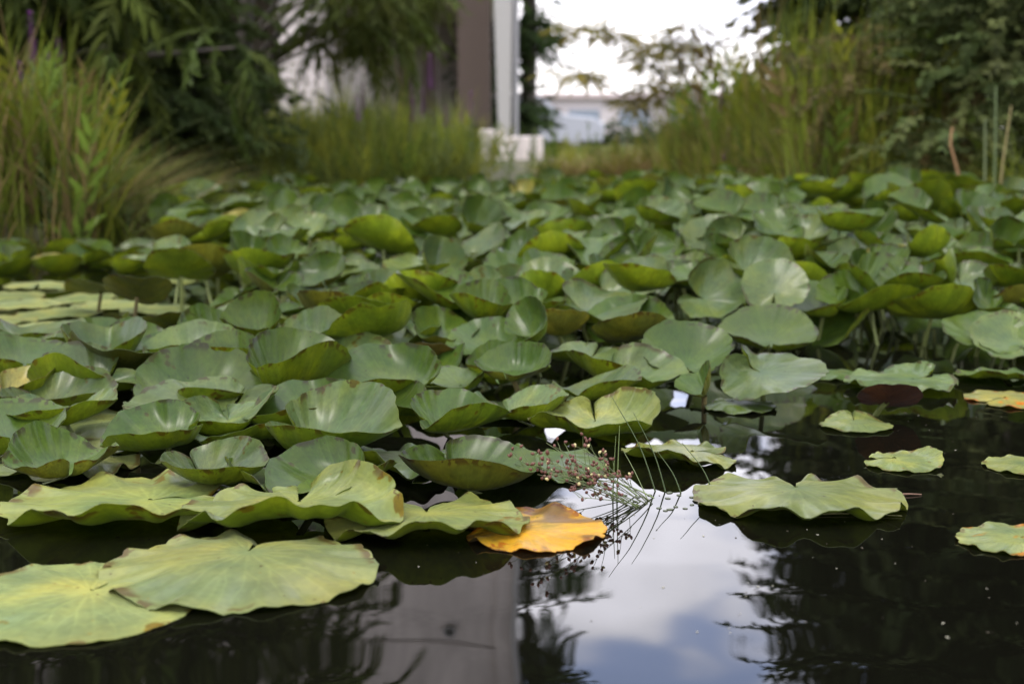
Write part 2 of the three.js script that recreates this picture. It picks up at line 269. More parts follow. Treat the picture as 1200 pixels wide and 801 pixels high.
function meadow(name, label, seed, n, pick, [h0, h1], cols, w = 0.006, lean = 0.3) {
  const q = rng(seed), list = [], E = new THREE.Euler();
  for (let t = 0; t < n * 6 && list.length < n; t++) {
    const [x, z] = pick(q); if (outside(x, z) < -0.12) continue;
    const h = (h0 + (h1 - h0) * Math.pow(q(), 1.6)) * (0.45 + 1.0 * noise(x * 2.1, z * 2.1, seed)) * (q() < 0.06 ? 1.45 : 1), c = cols[Math.floor(q() * cols.length)], k = 0.75 + 0.5 * q();
    E.set((q() - 0.5) * 0.25, q() * 6.283, (q() - 0.5) * 0.25);
    list.push([new THREE.Matrix4().compose(V(x, groundY(x, z) - 0.02, z), new THREE.Quaternion().setFromEuler(E), V(0.7 + 0.6 * q(), h, 0.7 + 0.6 * q())), new THREE.Color().setRGB(c[0] * k, c[1] * k, c[2] * k)]);
  }
  const m = copies(name, tuft(rng(seed + 1), 10, w, lean * 1.3), LM, list, scene, true); tag(m, label, 'grass'); return m;
}
const GY = [0.185, 0.19, 0.020], GG = [0.120, 0.150, 0.015], GD = [0.075, 0.095, 0.020], GS = [0.21, 0.155, 0.06];
const lush = (...c) => c.map((v) => v.map((k) => k * 1.45));
const span = (x0, x1, z0, z1) => (q) => [x0 + (x1 - x0) * q(), z0 + (z1 - z0) * q()];
meadow('bank_grass', 'tall yellow-green meadow grass leaning on the near grassy bank', 51, 430, (q) => { const D = 4.95 + 2.4 * q(); return [(-760 + 275 * q()) / 1667 * D, -D]; }, [0.38, 0.66], [GY, GG, GG, GS], 0.006, 0.2);
meadow('edge_grass', 'dim mixed grass along the waterline under the willow', 52, 420, (q) => { const D = 5.0 + 3.6 * q(); return [(-520 + 150 * q()) / 1667 * D, -D]; }, [0.18, 0.36], [GG, GD, GS], 0.005, 0.45);
meadow('reed_grass', 'upright pale green reeds along the far water edge', 53, 1300, (q) => { const z = -9.0 - 3.2 * q(), x = -2.2 + 2.15 * q() - 0.12; return [x, x > -0.3 && z < -9.5 ? 9e3 : z]; }, [0.32, 0.60], lush(GG, GY, GD, GD), 0.006, 0.22);
meadow('low_reeds', 'short green reeds at the water edge below the white horizon', 58, 700, (q) => { const x = -0.3 + 1.55 * q(), z = -9.0 - 1.6 * q(); return [x, x < 0.24 && z < -9.25 ? 9e3 : z]; }, [0.13, 0.26], lush(GG, GY, GG, GD, GS), 0.006, 0.25);
meadow('straw_grass', 'patch of dry straw-coloured grass at the far water edge', 54, 170, span(0.35, 1.05, -9.6, -8.9), [0.18, 0.32], [GS, [0.34, 0.24, 0.12], GY], 0.005, 0.4);
meadow('meadow_grass', 'tall dense green grass mound full of purple flower spikes', 55, 1300, span(1.02, 2.15, -9.4, -6.9), [0.50, 0.86], lush(GG, GY, GG, GS, GD), 0.006, 0.22);
meadow('shade_grass', 'short mixed grass at the foot of the bank bushes', 56, 700, span(1.4, 3.2, -7.4, -5.3), [0.22, 0.42], [GG, GD, GY], 0.006, 0.35);
meadow('field_grass', 'rough field grass behind the reeds', 57, 1600, span(-4, 6, -30, -13), [0.06, 0.14], [GG, GD, GY], 0.012, 0.4);

function herbs(name, label, seed, n, pick, [h0, h1], cols) { // leafy upright stalks between the grass blades
  const q = rng(seed), list = [], E = new THREE.Euler(0, 0, 0, 'YXZ');
  for (let t = 0; t < n * 8 && list.length < n; t++) {
    const [x, z] = pick(q); if (outside(x, z) < -0.05) continue;
    const c = cols[Math.floor(q() * cols.length)], k = 0.7 + 0.6 * q(), h = h0 + (h1 - h0) * q(); E.set((q() - 0.5) * 0.5, q() * 6.283, Math.PI / 2 + (q() - 0.5) * 0.6);
    const s = h / 0.4; for (let m = 0; m < 2; m++) { const sc = s * (1 - 0.45 * m); list.push([new THREE.Matrix4().compose(V(x, groundY(x, z) - 0.02 + m * h * 0.25, z), new THREE.Quaternion().setFromEuler(E), V(sc, sc * 0.7, sc * 0.7)), new THREE.Color().setRGB(c[0] * k, c[1] * k, c[2] * k)]); E.y += 2; }
  }
  return tag(copies(name, herbTwig, LM, list, scene, true), label, 'plants');
}
const herbTwig = twig(rng(77), { axis: 0.40, n: 15, len: 0.11, wid: 0.03, droop: 0.15, spread: 0.85 });
const HY = [0.16, 0.17, 0.014], HG = [0.09, 0.135, 0.016], HB = [0.10, 0.072, 0.024], HP = [0.13, 0.17, 0.06];
herbs('meadow_herbs', 'leafy yellow-green herbs mixed into the near bank grass', 71, 420, (q) => { const D = 5 + 2.2 * q(); return [(-740 + 260 * q()) / 1667 * D, -D]; }, [0.28, 0.66], [HY, HG, HG, HB, HP]);
herbs('waterline_herbs', 'brownish low herbs at the waterline below the willow', 72, 110, (q) => { const D = 5.1 + 2.6 * q(); return [(-530 + 150 * q()) / 1667 * D, -D]; }, [0.18, 0.36], [HB, HG, HP]);
herbs('mound_herbs', 'leafy stalks crowding the grass mound', 73, 240, span(1.0, 2.3, -9.2, -6.9), [0.5, 1.0], [HG, HY, HG, HB]);
herbs('reed_herbs', 'leafy green stalks between the far reeds', 74, 170, span(-2.1, 1.2, -11.5, -9.1), [0.22, 0.42], [HG, HY, HG, HP]);
herbs('bush_herbs', 'dim leafy stalks before the bank bushes', 75, 120, span(1.5, 3.0, -7.2, -5.6), [0.25, 0.6], [HG, HB, GD]);

// purple loosestrife: one plant, then copies
{
  const q = rng(61), purple = std([0.27, 0.05, 0.29], 0.85), stemM = std([0.10, 0.13, 0.04], 0.8);
  const proto = new THREE.Group();
  part('stem', taper([[0, 0, 0], [0.01, 0.5, 0.01], [0, 1, 0]], 0.004, 0.002, 5, 6), stemM, proto);
  const lv = []; for (let i = 0; i < 12; i++) { const g = leafFace(0.075, 0.016); g.rotateZ(0.3); g.rotateY(i * 1.7); g.translate(0, 0.2 + i * 0.045, 0); lv.push(g); }
  part('leaves', mergeGeometries(lv), stemM, proto);
  const fl = []; for (let i = 0; i < 46; i++) { const t = i / 46, g = leafFace(0.026 * (1.1 - 0.6 * t), 0.018); g.rotateZ(0.5); g.rotateY(i * 2.4); g.translate(0, 0.74 + 0.27 * t, 0); fl.push(g); }
  part('flower_spike', mergeGeometries(fl), purple, proto);
  const put = (x, z, h, label, group) => { const o = proto.clone(); o.name = numbered('loosestrife'); o.position.set(x, groundY(x, z), z); o.scale.set(1.35, h, 1.35); o.rotation.set((q() - 0.5) * 0.16, q() * 6, (q() - 0.5) * 0.16); scene.add(o); tag(o, label, 'flower', group); };
  for (const [u, y, D] of [[820, 130, 8.4], [835, 60, 8.6], [848, 105, 8.2], [858, 70, 8.8], [868, 85, 8.4], [880, 112, 8.1], [893, 66, 8.6], [905, 105, 8], [913, 85, 8.5], [925, 95, 8.2], [935, 90, 8.3], [955, 65, 8], [970, 110, 7.8], [998, 95, 7.6], [1000, 60, 7.8], [845, 70, 8.2]]) put((u - 600) / 1667 * D, -D, (150 - y) * D / 1667 + 0.36, 'slim purple flower spike rising from the tall grass mound', 'loosestrife in the grass mound');
  for (const [u, y, D] of [[430, 90, 9.9], [487, 88, 10], [497, 100, 9.7], [510, 60, 10], [525, 120, 9.6], [552, 105, 9.6], [478, 112, 9.5], [425, 105, 9.6]]) put((u - 600) / 1667 * D, -D, (165 - y) * D / 1667 + 0.26, 'purple flower spike among the reeds before the dark recess', 'loosestrife among the reeds');
  for (const [u, y, D] of [[52, 15, 6.6], [78, 42, 6.4], [66, 60, 6.5], [35, 70, 6.2], [48, 48, 6.7]]) put((u - 600) / 1667 * D, -D, (165 - y) * D / 1667 + 0.28, 'purple flower spike above the yellow-green meadow grass', 'loosestrife on the near bank');
}
{ // bare stalks standing among the tall leaf group
  const o = thing('dead_stalk', 'bent bare brown stalk standing beside the green reed stalks', 'stalk', [1.69, 0, -5.35]);
  part('stalk', taper([[0.02, 0.02, 0], [0.0, 0.22, 0], [-0.04, 0.36, 0], [-0.055, 0.41, 0], [-0.05, 0.47, 0]], 0.0065, 0.005, 7, 14), std([0.25, 0.14, 0.06]), o);
  for (const [x, h, l, c] of [[1.80, 0.62, 'tallest green reed stalk near the bare brown stalk', [0.11, 0.15, 0.06]], [1.765, 0.50, 'short pale green reed stalk near the bare brown stalk', [0.13, 0.16, 0.07]], [1.825, 0.55, 'straw-tipped reed stalk near the bare brown stalk', [0.24, 0.20, 0.08]]]) {
    const r = thing('reed_stalk', l, 'reed', [x, 0, -5.35]);
    part('stalk', taper([[0, -0.02, 0], [0.005, h * 0.5, 0], [x > 1.82 ? 0.03 : -0.005, h, 0]], 0.0055, 0.003, 6, 8), std(c), r);
  }
}

// ------------------------------------------------------------------ lily pads
const veins = [0, 1, 2, 3].map((kind) => {
  const q = rng(90 + kind), spots = [], W = 1024, H = 384, h = new Float32Array(W * H);
  for (let i = 0; i < 26; i++) spots.push([q() * 2 - 1, q() * 2 - 1, 0.006 + 0.012 * q() * q(), q()]);
  const map = tex(W, H, (u, r) => {
    const th = (u - 0.5) * 6.1, x = r * Math.cos(th), y = r * Math.sin(th);
    let ve = 0; const N = 9.5, s = (u - 0.5) * 2 * N, f = ss(0.38, 0.62, r), wv = (noise(r * 5, Math.round(s) * 3.1, 5) - 0.5) * 0.3;
    const near = (c, w) => { const d = Math.abs(s + wv - c) * 3.05 / N * r; return Math.exp(-(d * d) / (w * w)); };
    const k = Math.round(s), w = 0.007 + 0.012 * (1 - r);
    if (f < 0.02) ve = near(k, w); else { const sp = 0.25 * f; const b = Math.floor(s); for (const c of [b - 1, b, b + 1, b + 2]) for (const g of [-1, 1]) ve = Math.max(ve, near(c + g * sp, w * 0.8)); }
    ve = Math.max(ve, near(0, 0.014)) * (1 - 0.65 * r);
    const a = fbm(x * 3 + kind * 9, y * 3, 2, 4), b = fbm(x * 26, y * 26, kind + 3, 3);
    let c = 0.60 + (a - 0.5) * 0.20 + (b - 0.5) * 0.10 + ve * 0.06;
    let col = [c * (1 + (a - 0.5) * 0.18), c, c * (1 - (a - 0.5) * 0.3)];
    for (const [px, py, pr, t] of spots) { const d = Math.hypot(x - px, y - py); if (d < pr * 1.6) { const m = ss(pr * 1.5, pr * 0.6, d) * 0.75; const tgt = t < 0.5 ? [0.30, 0.20, 0.09] : [0.62, 0.52, 0.36]; col = col.map((v, i) => v + (tgt[i] - v) * m); } }
    const edge = kind === 3 ? ss(0.60, 0.66, fbm(x * 2.3 + 4, y * 2.3 + 2, 7, 4) * 0.75 + r * 0.22 - 0.02) : kind ? ss(0.72, 0.76, fbm(x * 4.2 + kind * 5, y * 4.2 + 1, 8, 4) * 0.8 + r * 0.2) : 0;
    if (edge > 0) { const tgt = kind === 3 ? [0.80, 0.46, 0.03] : [0.52, 0.40, 0.10]; col = col.map((v, i) => v + (tgt[i] * (0.8 + 0.4 * b) - v) * edge * 0.9); }
    const rust = ss(0.60, 0.64, fbm(x * 7 + 2 * kind, y * 7 + 5, 11, 4)) * ss(0.88, 0.97, r + (a - 0.5) * 0.1) * 0.6;
    col = col.map((v, i) => v + ([0.36, 0.22, 0.10][i] - v) * rust);
    return col;
  }, true);
  const bump = tex(W, H, (u, r) => {
    const N = 9.5, s = (u - 0.5) * 2 * N, f = ss(0.38, 0.62, r), th = (u - 0.5) * 6.1, x = r * Math.cos(th), y = r * Math.sin(th);
    let d = 9; const b = Math.floor(s); for (const c of [b - 1, b, b + 1, b + 2]) for (const g of [-1, 1]) d = Math.min(d, Math.abs(s - c - g * 0.25 * f) * 3.05 / N * r);
    const c = 0.55 - 0.22 * Math.exp(-(d * d) / 0.0005) * (1 - 0.5 * r) + (fbm(x * 9, y * 9, 3, 4) - 0.5) * 0.5 + (fbm(x * 30, y * 30, 6, 2) - 0.5) * 0.12;
    return [c, c, c];
  });
  return new THREE.MeshPhysicalMaterial({ vertexColors: true, map, bumpMap: bump, bumpScale: 0.0026, roughness: 1, specularIntensity: 0.12, clearcoat: 0.65, clearcoatRoughness: 0.31, transmission: 0.34, thickness: 0, side: THREE.DoubleSide });
});
const TOP = { yellow: [0.67, 0.75, 0.21], pale: [0.54, 0.63, 0.15], blue: [0.28, 0.40, 0.095], mid: [0.165, 0.285, 0.020], gold: [0.68, 0.64, 0.12], orange: [1.5, 0.80, 0.014] };
const UNDER = { lime: [0.56, 0.75, 0.022], olive: [0.42, 0.44, 0.034], red: [0.26, 0.10, 0.05], brown: [0.62, 0.40, 0.08], gold: [1.1, 1.05, 0.1] };
const stalkMat = std([0.16, 0.19, 0.05], 0.6), stalkBrown = std([0.15, 0.12, 0.045], 0.6);

// a pad's blade: petiole joint at the origin, tip along +x; slopes are followed along each radius so rims keep their length
function blade(a, o, seed, nr = 20, nt = 132) {
  const q = rng(seed), sig = (o.sinus ?? 6) * R, heading = o.heading ?? 0, end = Math.PI - sig, TH = 0.0011;
  const f1 = q() * 6.28, f2 = q() * 6.28, f3 = q() * 6.28, f4 = q() * 6.28, ruff = o.ruff ?? 0.02, n = o.n ?? 6, lum = 0.82 + 0.36 * q();
  const fine = nr > 12, rims = (o.rim ?? []).map(([d, m, t]) => [(d - heading) * R, m, t]), waves = o.wave ?? [];
  const out = (th) => {
    const e = end - Math.abs(th); let r = 0.80 + 0.2 * Math.cos(th) + 0.06 * Math.sin(th) ** 2;
    r *= 1 + 0.012 * Math.sin(5 * th + f1) + 0.010 * Math.sin(11 * th + f2) + 0.007 * Math.sin(23 * th + f3) + (fine ? 0.022 * (noise(th * 9 + seed, 3.3) - 0.5) - 0.05 * Math.pow(noise(th * 13 + seed, 8.1), 9) : 0);
    if (e < 0.42) r *= 1 - 0.36 * (1 - e / 0.42) ** 2.2;
    return r;
  };
  const up = (r, th) => {
    let y = (o.cup ?? 0) * r * r + (o.fold ?? 0) * Math.abs(Math.sin(th)) * r * (0.3 + 0.7 * r);
    for (const [k, A, p] of waves) y += A * r * r * Math.cos(k * th + p);
    y += ruff * ss(0.45, 1.0, r) * (Math.sin(n * th + f1) + 0.45 * Math.sin((2 * n + 1) * th + f2));
    y += 0.012 * r * r * Math.sin(3 * th + f3) + 0.006 * r * Math.sin(9 * r + 4 * th + f4);
    for (const [p, m, t] of rims) { const s = Math.max(0, r * Math.cos(th - p) - t); y += m * s * s * 1.6; }
    return y;
  };
  const pos = [], uv = [], col = [], idx = [], C = nt + 1;
  const tc = TOP[o.tone ?? 'mid'], uc = UNDER[o.under ?? 'lime'];
  for (let j = 0; j <= nt; j++) {
    const th = -end + 2 * end * j / nt, Rm = out(th); let X = 0, Y = 0, pr = 0;
    const colm = [];
    for (let i = 0; i <= nr; i++) {
      const r = Math.pow(i / nr, 0.85), dr = (r - pr) * Rm;
      if (i) { const s = (up(r, th) - up(pr, th)) / Math.max(dr, 1e-5), w = 1 / Math.sqrt(1 + s * s); X += dr * w; Y += dr * s * w; }
      pr = r; colm.push([X * Math.cos(th) * a, Y * a, -X * Math.sin(th) * a, j / nt, r]);
    }
    for (let i = 0; i <= nr; i++) pos[i * C + j] = colm[i];
  }
  if (o.flat !== undefined) for (const p of pos) p[1] = Math.max(p[1] - o.flat * 0.85 * ss(0.35, 1, p[4]), -o.flat + 0.0018); // a floating pad stays on the water
  const flatPos = [], N = pos.length;
  for (const p of pos) {
    flatPos.push(p[0], p[1], p[2]); uv.push(p[3], p[4]);
    const v = lum * (0.88 + 0.24 * noise(p[0] * 22 + seed, p[2] * 22, seed)), yel = noise(p[0] * 9 + seed * 3, p[2] * 9, 2);
    if (o.tone === 'orange') { const m = ss(0.52, 0.66, noise(p[0] * 42 + 3, p[2] * 42, 5) * 0.7 + (p[2] < -0.01 ? 0.26 : 0)) * 0.85; col.push(tc[0] * v + (0.42 - tc[0] * v) * m, tc[1] * v + (0.20 - tc[1] * v) * m, 0.02); continue; }
    col.push(tc[0] * v * (0.92 + 0.16 * yel), tc[1] * v, tc[2] * v * (1.08 - 0.16 * yel));
  }
  for (let i = 0; i < nr; i++) for (let j = 0; j < nt; j++) { const A = i * C + j, B = A + C; if (i) idx.push(A, B, A + 1); idx.push(A + 1, B, B + 1); }
  const t = new THREE.BufferGeometry(); t.setAttribute('position', new THREE.Float32BufferAttribute(flatPos, 3)); t.setIndex(idx); t.computeVertexNormals();
  const nn = t.attributes.normal; for (let j = 0; j < C; j++) nn.setXYZ(j, nn.getX(C + j), nn.getY(C + j), nn.getZ(C + j));
  const P2 = flatPos.slice(), N2 = Array.from(nn.array), I2 = idx.slice(), U2 = uv.slice(), C2 = col.slice();
  for (let k = 0; k < N; k++) {
    P2.push(flatPos[k * 3] - nn.getX(k) * TH, flatPos[k * 3 + 1] - nn.getY(k) * TH, flatPos[k * 3 + 2] - nn.getZ(k) * TH); N2.push(-nn.getX(k), -nn.getY(k), -nn.getZ(k)); U2.push(uv[k * 2], uv[k * 2 + 1]);
    const v = lum * (0.85 + 0.3 * noise(flatPos[k * 3] * 18 + 4, flatPos[k * 3 + 2] * 18 + seed, seed)); C2.push(uc[0] * v, uc[1] * v, uc[2] * v);
  }
  for (let k = 0; k < idx.length; k += 3) I2.push(N + idx[k], N + idx[k + 2], N + idx[k + 1]);
  const edge = (A, B) => I2.push(A, N + A, B, B, N + A, N + B);
  for (let j = 0; j < nt; j++) edge(nr * C + j, nr * C + j + 1);
  for (let i = 0; i < nr; i++) { edge((i + 1) * C, i * C); edge(i * C + nt, (i + 1) * C + nt); }
  const g = new THREE.BufferGeometry();
  g.setAttribute('position', new THREE.Float32BufferAttribute(P2, 3)); g.setAttribute('normal', new THREE.Float32BufferAttribute(N2, 3)); g.setAttribute('uv', new THREE.Float32BufferAttribute(U2, 2)); g.setAttribute('color', new THREE.Float32BufferAttribute(C2, 3)); g.setIndex(I2);
  return g;
}
function leanTo([d, deg]) { const ax = V(0, 1, 0).cross(V(Math.cos(d * R), 0, -Math.sin(d * R))); return new THREE.Quaternion().setFromAxisAngle(ax.normalize(), deg * R); }
const turned = (heading, lean) => leanTo(lean).multiply(new THREE.Quaternion().setFromAxisAngle(V(0, 1, 0), heading * R));

const pads = [ // joint x, height, z, length in metres, heading in degrees, shape, label
  [-0.395, 0.004, -1.283, 0.142, 238, { sinus:9,ruff:.016,n:9,tone:'yellow',stain:1 }, 'broad flat yellow-green pad partly covered by the round notched pad'],
  [-0.264, 0.014, -1.378, 0.156, 262, { sinus:8,ruff:.02,n:9,cup:.02,tone:'yellow',stain:0 }, 'round yellow-green notched pad with pale worn middle, half over the broad flat pad'],
  [-0.418, 0.010, -1.598, 0.165, 205, { sinus:8,ruff:.03,n:7,cup:.05,rim:[[265,.5,.45]],tone:'pale',stain:2 }, 'flat pale pad with pinkish torn tip and upturned wavy front edge'],
  [-0.239, 0.020, -1.551, 0.143, 268, { sinus:12,ruff:.05,n:6,cup:.10,rim:[[40,.95,.3],[275,.65,.4]],tone:'pale',stain:1 }, 'pale pad with a tall peaked lobe and strongly wavy edge'],
  [-0.095, 0.012, -1.537, 0.128, 275, { sinus:14,ruff:.035,n:7,cup:.06,rim:[[280,.35,.4]],tone:'pale',stain:2 }, 'pad with brown blemish at its notch, touching the yellow leaf'],
  [-0.564, 0.008, -1.840, 0.126, 196, { sinus:6,ruff:.04,n:7,cup:.03,tone:'yellow',stain:0 }, 'flat yellow-green pad whose long notch opens over dark water'],
  [-0.605, 0.012, -2.064, 0.129, 200, { sinus:5,ruff:.035,n:8,cup:.04,tone:'pale',stain:1 }, 'scalloped pad lifted in arches off the water, next to the large pale bowl'],
  [-0.430, 0.021, -2.084, 0.150, 240, { sinus:8,ruff:.035,n:6,cup:.16,lean:[268,8],tone:'blue',stain:0 }, 'large pale grey-green bowl-shaped pad with smooth waxy face'],
  [-0.352, 0.022, -1.917, 0.108, 300, { sinus:8,ruff:.03,n:5,cup:.10,rim:[[290,1.0,.35],[215,.4,.5]],tone:'mid',stain:1 }, 'pad rolled up along its front, dark green underside bulging to the water'],
  [-0.276, 0.016, -1.718, 0.114, 300, { sinus:8,ruff:.035,n:6,cup:.05,rim:[[205,.9,.4],[250,.4,.5]],tone:'mid',stain:2 }, 'smooth green pad with curled corner under the peaked pad'],
  [-0.133, 0.016, -1.785, 0.114, 190, { sinus:9,ruff:.045,n:6,cup:.07,rim:[[225,.8,.35]],tone:'mid',stain:0 }, 'glossy pad with deep open notch and rolled edge beside a mirrored stalk'],
  [0.028, 0.012, -1.822, 0.118, 250, { sinus:5,ruff:.035,n:6,cup:.05,rim:[[225,.75,.35]],tone:'mid',stain:1 }, 'green pad lying under the flowering rush'],
  [0.121, 0.019, -2.016, 0.118, 275, { sinus:6,ruff:.05,n:5,cup:.10,lean:[268,9],rim:[[232,.8,.5],[15,1.0,.35],[300,.6,.5]],wave:[[2,.06,.4]],tone:'pale',stain:0 }, 'saddle-shaped pale pad with raised wings behind the flowering rush'],
  [0.241, 0.010, -1.857, 0.096, 185, { sinus:12,ruff:.03,n:7,cup:.04,rim:[[230,.55,.4]],tone:'pale',stain:2 }, 'grey-green notched pad with glossy ribs, behind the lone double-lobed pad'],
  [0.338, 0.012, -1.651, 0.142, 268, { sinus:10,ruff:.035,n:7,cup:.02,rim:[[250,.22,.55],[290,.22,.55]],tone:'pale',stain:0 }, 'lone double-lobed pale pad over its own dark reflection in open water'],
  [0.504, 0.006, -1.834, 0.065, 335, { sinus:10,ruff:.02,n:6,cup:.03,rim:[[10,.5,.4]],tone:'pale',stain:1 }, 'small flat pad with a raised pointed lobe alone on dark water'],
  [0.510, 0.008, -2.078, 0.060, 270, { sinus:3,ruff:.01,n:5,cup:.05,rim:[[90,.5,.2]],tone:'pale',stain:0 }, 'small oval pad in front of a wine-red leaf underside'],
  [0.679, 0.008, -1.810, 0.064, 200, { sinus:7,ruff:.02,n:6,cup:.03,tone:'pale',stain:2 }, 'pale flat pad on black water behind the orange-edged pad'],
  [0.537, 0.008, -1.448, 0.072, 100, { sinus:7,ruff:.02,n:8,cup:.03,tone:'yellow',stain:3 }, 'yellow-green pad with burnt orange edge patches on black water'],
  [0.403, 0.051, -2.263, 0.107, 325, { sinus:8,ruff:.02,n:6,cup:.05,lean:[258,16],rim:[[150,.9,.4]],wave:[[2,.06,1]],tone:'blue',stain:0 }, 'ribbed pale pad slanting down to the water next to a rolled young leaf'],
  [0.304, 0.024, -2.211, 0.057, 80, { sinus:4,ruff:.01,n:4,cup:.25,fold:.9,lean:[200,38],tone:'mid',under:'olive',stain:0 }, 'small young leaf still rolled into a trough'],
  [0.301, 0.039, -2.409, 0.099, 90, { sinus:6,ruff:.02,n:5,cup:.3,lean:[265,32],tone:'mid',stain:0 }, 'upright green bowl leaf behind the rolled young leaf'],
  [0.350, 0.010, -2.228, 0.071, 330, { sinus:6,ruff:.02,n:5,cup:.04,tone:'mid',stain:0 }, 'small low pad tucked under the rolled young leaf'],
  [0.687, 0.016, -2.405, 0.117, 190, { sinus:5,ruff:.03,n:7,cup:.12,rim:[[40,.5,.3]],tone:'blue',stain:0 }, 'pale floating pad with a curved crease in front of the slanting stalks'],
  [0.591, 0.008, -2.527, 0.071, 150, { sinus:6,ruff:.02,n:7,cup:.03,tone:'mid',stain:3 }, 'flat green pad with orange rim behind the small oval pad'],
  [0.883, 0.012, -2.483, 0.100, 190, { sinus:6,ruff:.025,n:6,cup:.06,rim:[[240,.5,.4]],tone:'mid',stain:2 }, 'low pad with arched green rim above a yellowing pad'],
  [0.803, 0.006, -2.280, 0.092, 20, { sinus:6,ruff:.015,n:6,cup:.02,tone:'gold',stain:3 }, 'yellowing flat pad beneath the low arched pad'],
  [0.571, 0.028, -2.130, 0.057, 285, { sinus:5,ruff:.01,n:5,cup:.1,lean:[85,33],tone:'mid',under:'red',stain:0 }, 'wine-red leaf underside standing out of the water'],
  [-0.647, 0.036, -2.355, 0.117, 225, { sinus:5,ruff:.03,n:5,cup:.15,lean:[80,29],rim:[[200,.3,.4]],tone:'mid',under:'olive',stain:0 }, 'tilted leaf showing veined dark underside and brown-tinged lobe above its reflection'],
  [-0.759, 0.033, -2.722, 0.129, 235, { sinus:5,ruff:.025,n:6,cup:.08,lean:[262,12],tone:'blue',stain:0 }, 'pale waxy leaf spread behind the tilted dark underside'],
  [-0.990, 0.018, -2.827, 0.106, 200, { sinus:5,ruff:.02,n:6,cup:.14,rim:[[280,.6,.3]],tone:'blue',stain:0 }, 'dark-centred cupped leaf by the flat yellowing pads'],
  [-0.848, 0.006, -2.447, 0.098, 190, { sinus:6,ruff:.02,n:6,tone:'gold',stain:3 }, 'flat yellowed pad with orange blotch beside the tilted dark leaf'],
  [-0.549, 0.027, -2.410, 0.114, 70, { sinus:6,ruff:.02,n:5,cup:.42,lean:[265,24],tone:'blue',stain:0 }, 'deep dark bowl leaf with shiny folds behind the large pale bowl'],
  [-0.660, 0.051, -2.761, 0.080, 280, { sinus:5,ruff:.02,n:5,cup:.12,lean:[95,31],tone:'mid',under:'olive',stain:0 }, 'olive leaf underside with reddish lower lobe'],
  [-0.345, 0.030, -2.288, 0.092, 215, { sinus:8,ruff:.06,n:5,cup:.12,lean:[268,8],rim:[[220,.9,.42],[60,.8,.35]],tone:'blue',stain:0 }, 'crumpled glossy leaf with folded spiky corners'],
  [-0.208, 0.027, -2.079, 0.104, 275, { sinus:8,ruff:.035,n:5,cup:.14,lean:[268,8],rim:[[265,.9,.42],[20,.7,.4]],tone:'mid',stain:1 }, 'leaf with high upturned front showing lime underside over shiny water'],
  [-0.254, 0.036, -2.320, 0.065, 300, { sinus:5,ruff:.02,n:5,cup:.1,lean:[90,27],tone:'mid',under:'olive',stain:0 }, 'small olive underside leaf behind the lime upturned leaf'],
  [-0.281, 0.072, -2.653, 0.099, 262, { sinus:5,ruff:.02,n:5,cup:.2,lean:[90,34],tone:'mid',stain:0 }, 'raised leaf with plain lime underside on a pale leaning stalk'],
  [-0.210, 0.048, -2.662, 0.110, 250, { sinus:6,ruff:.03,n:6,cup:.14,lean:[262,12],rim:[[320,.6,.35]],tone:'blue',stain:0 }, 'pale leaf with pleated face beside the lime underside leaf'],
  [-0.144, 0.036, -2.506, 0.064, 255, { sinus:6,ruff:.03,n:4,cup:.15,lean:[95,27],tone:'mid',under:'brown',stain:0 }, 'browning leaf underside hanging over black gap'],
  [-0.045, 0.066, -3.005, 0.116, 200, { sinus:6,ruff:.02,n:4,cup:.1,lean:[255,12],rim:[[20,1.0,.2]],wave:[[2,.12,0]],tone:'blue',stain:0 }, 'long S-curved leaf swept up at its far end'],
  [-0.083, 0.027, -2.273, 0.089, 200, { sinus:6,ruff:.03,n:5,cup:.14,lean:[262,8],rim:[[330,1.0,.35],[250,.5,.5]],tone:'mid',stain:0 }, 'leaf with bright patch and rolled green side, beside the stalked cup leaf'],
  [0.001, 0.051, -2.213, 0.083, 60, { sinus:6,ruff:.025,n:4,cup:.2,lean:[240,8],rim:[[240,.7,.45],[30,1.0,.3],[90,.9,.3]],tone:'mid',under:'olive',stain:0 }, 'cup-shaped leaf with brown-tinged lip on a straight standing stalk'],
  [0.136, 0.039, -2.487, 0.088, 230, { sinus:7,ruff:.025,n:5,cup:.14,lean:[262,10],rim:[[250,.5,.35]],tone:'blue',stain:0 }, 'pale leaf with thin split lobe next to the cup-shaped leaf'],
  [0.090, 0.054, -2.690, 0.075, 280, { sinus:6,ruff:.03,n:5,cup:.25,fold:.3,lean:[95,29],tone:'mid',under:'gold',stain:0 }, 'yellow-green folded leaf with brown side'],
  [0.228, 0.048, -2.734, 0.103, 80, { sinus:6,ruff:.02,n:6,cup:.16,lean:[262,28],rim:[[60,.7,.4],[250,.7,.5]],tone:'mid',stain:0 }, 'large dark upright leaf with grey sheen behind the pale split leaf'],
  [-0.554, 0.054, -3.014, 0.102, 240, { sinus:6,ruff:.02,n:5,cup:.12,lean:[250,12],rim:[[20,.9,.25]],tone:'blue',stain:0 }, 'pale leaf curled up at one side over thin stalks'],
  [-0.458, 0.036, -2.678, 0.101, 200, { sinus:6,ruff:.035,n:6,cup:.14,lean:[268,8],rim:[[270,.6,.45]],tone:'blue',stain:0 }, 'wavy pale leaf before the thin stalks'],
  [0.000, 0.006, -2.176, 0.080, 200, { sinus:6,ruff:.015,n:5,cup:.02,lean:[0,0],tone:'mid',stain:0 }, 'low dark pad in the shade below the cup-shaped leaf'],
  [0.296, 0.112, -3.130, 0.070, 100, { sinus:14,ruff:.015,n:4,cup:.08,fold:.12,lean:[262,55],tone:'blue',stain:0 }, 'small heart-shaped leaf with open notch facing out on its stalk'],
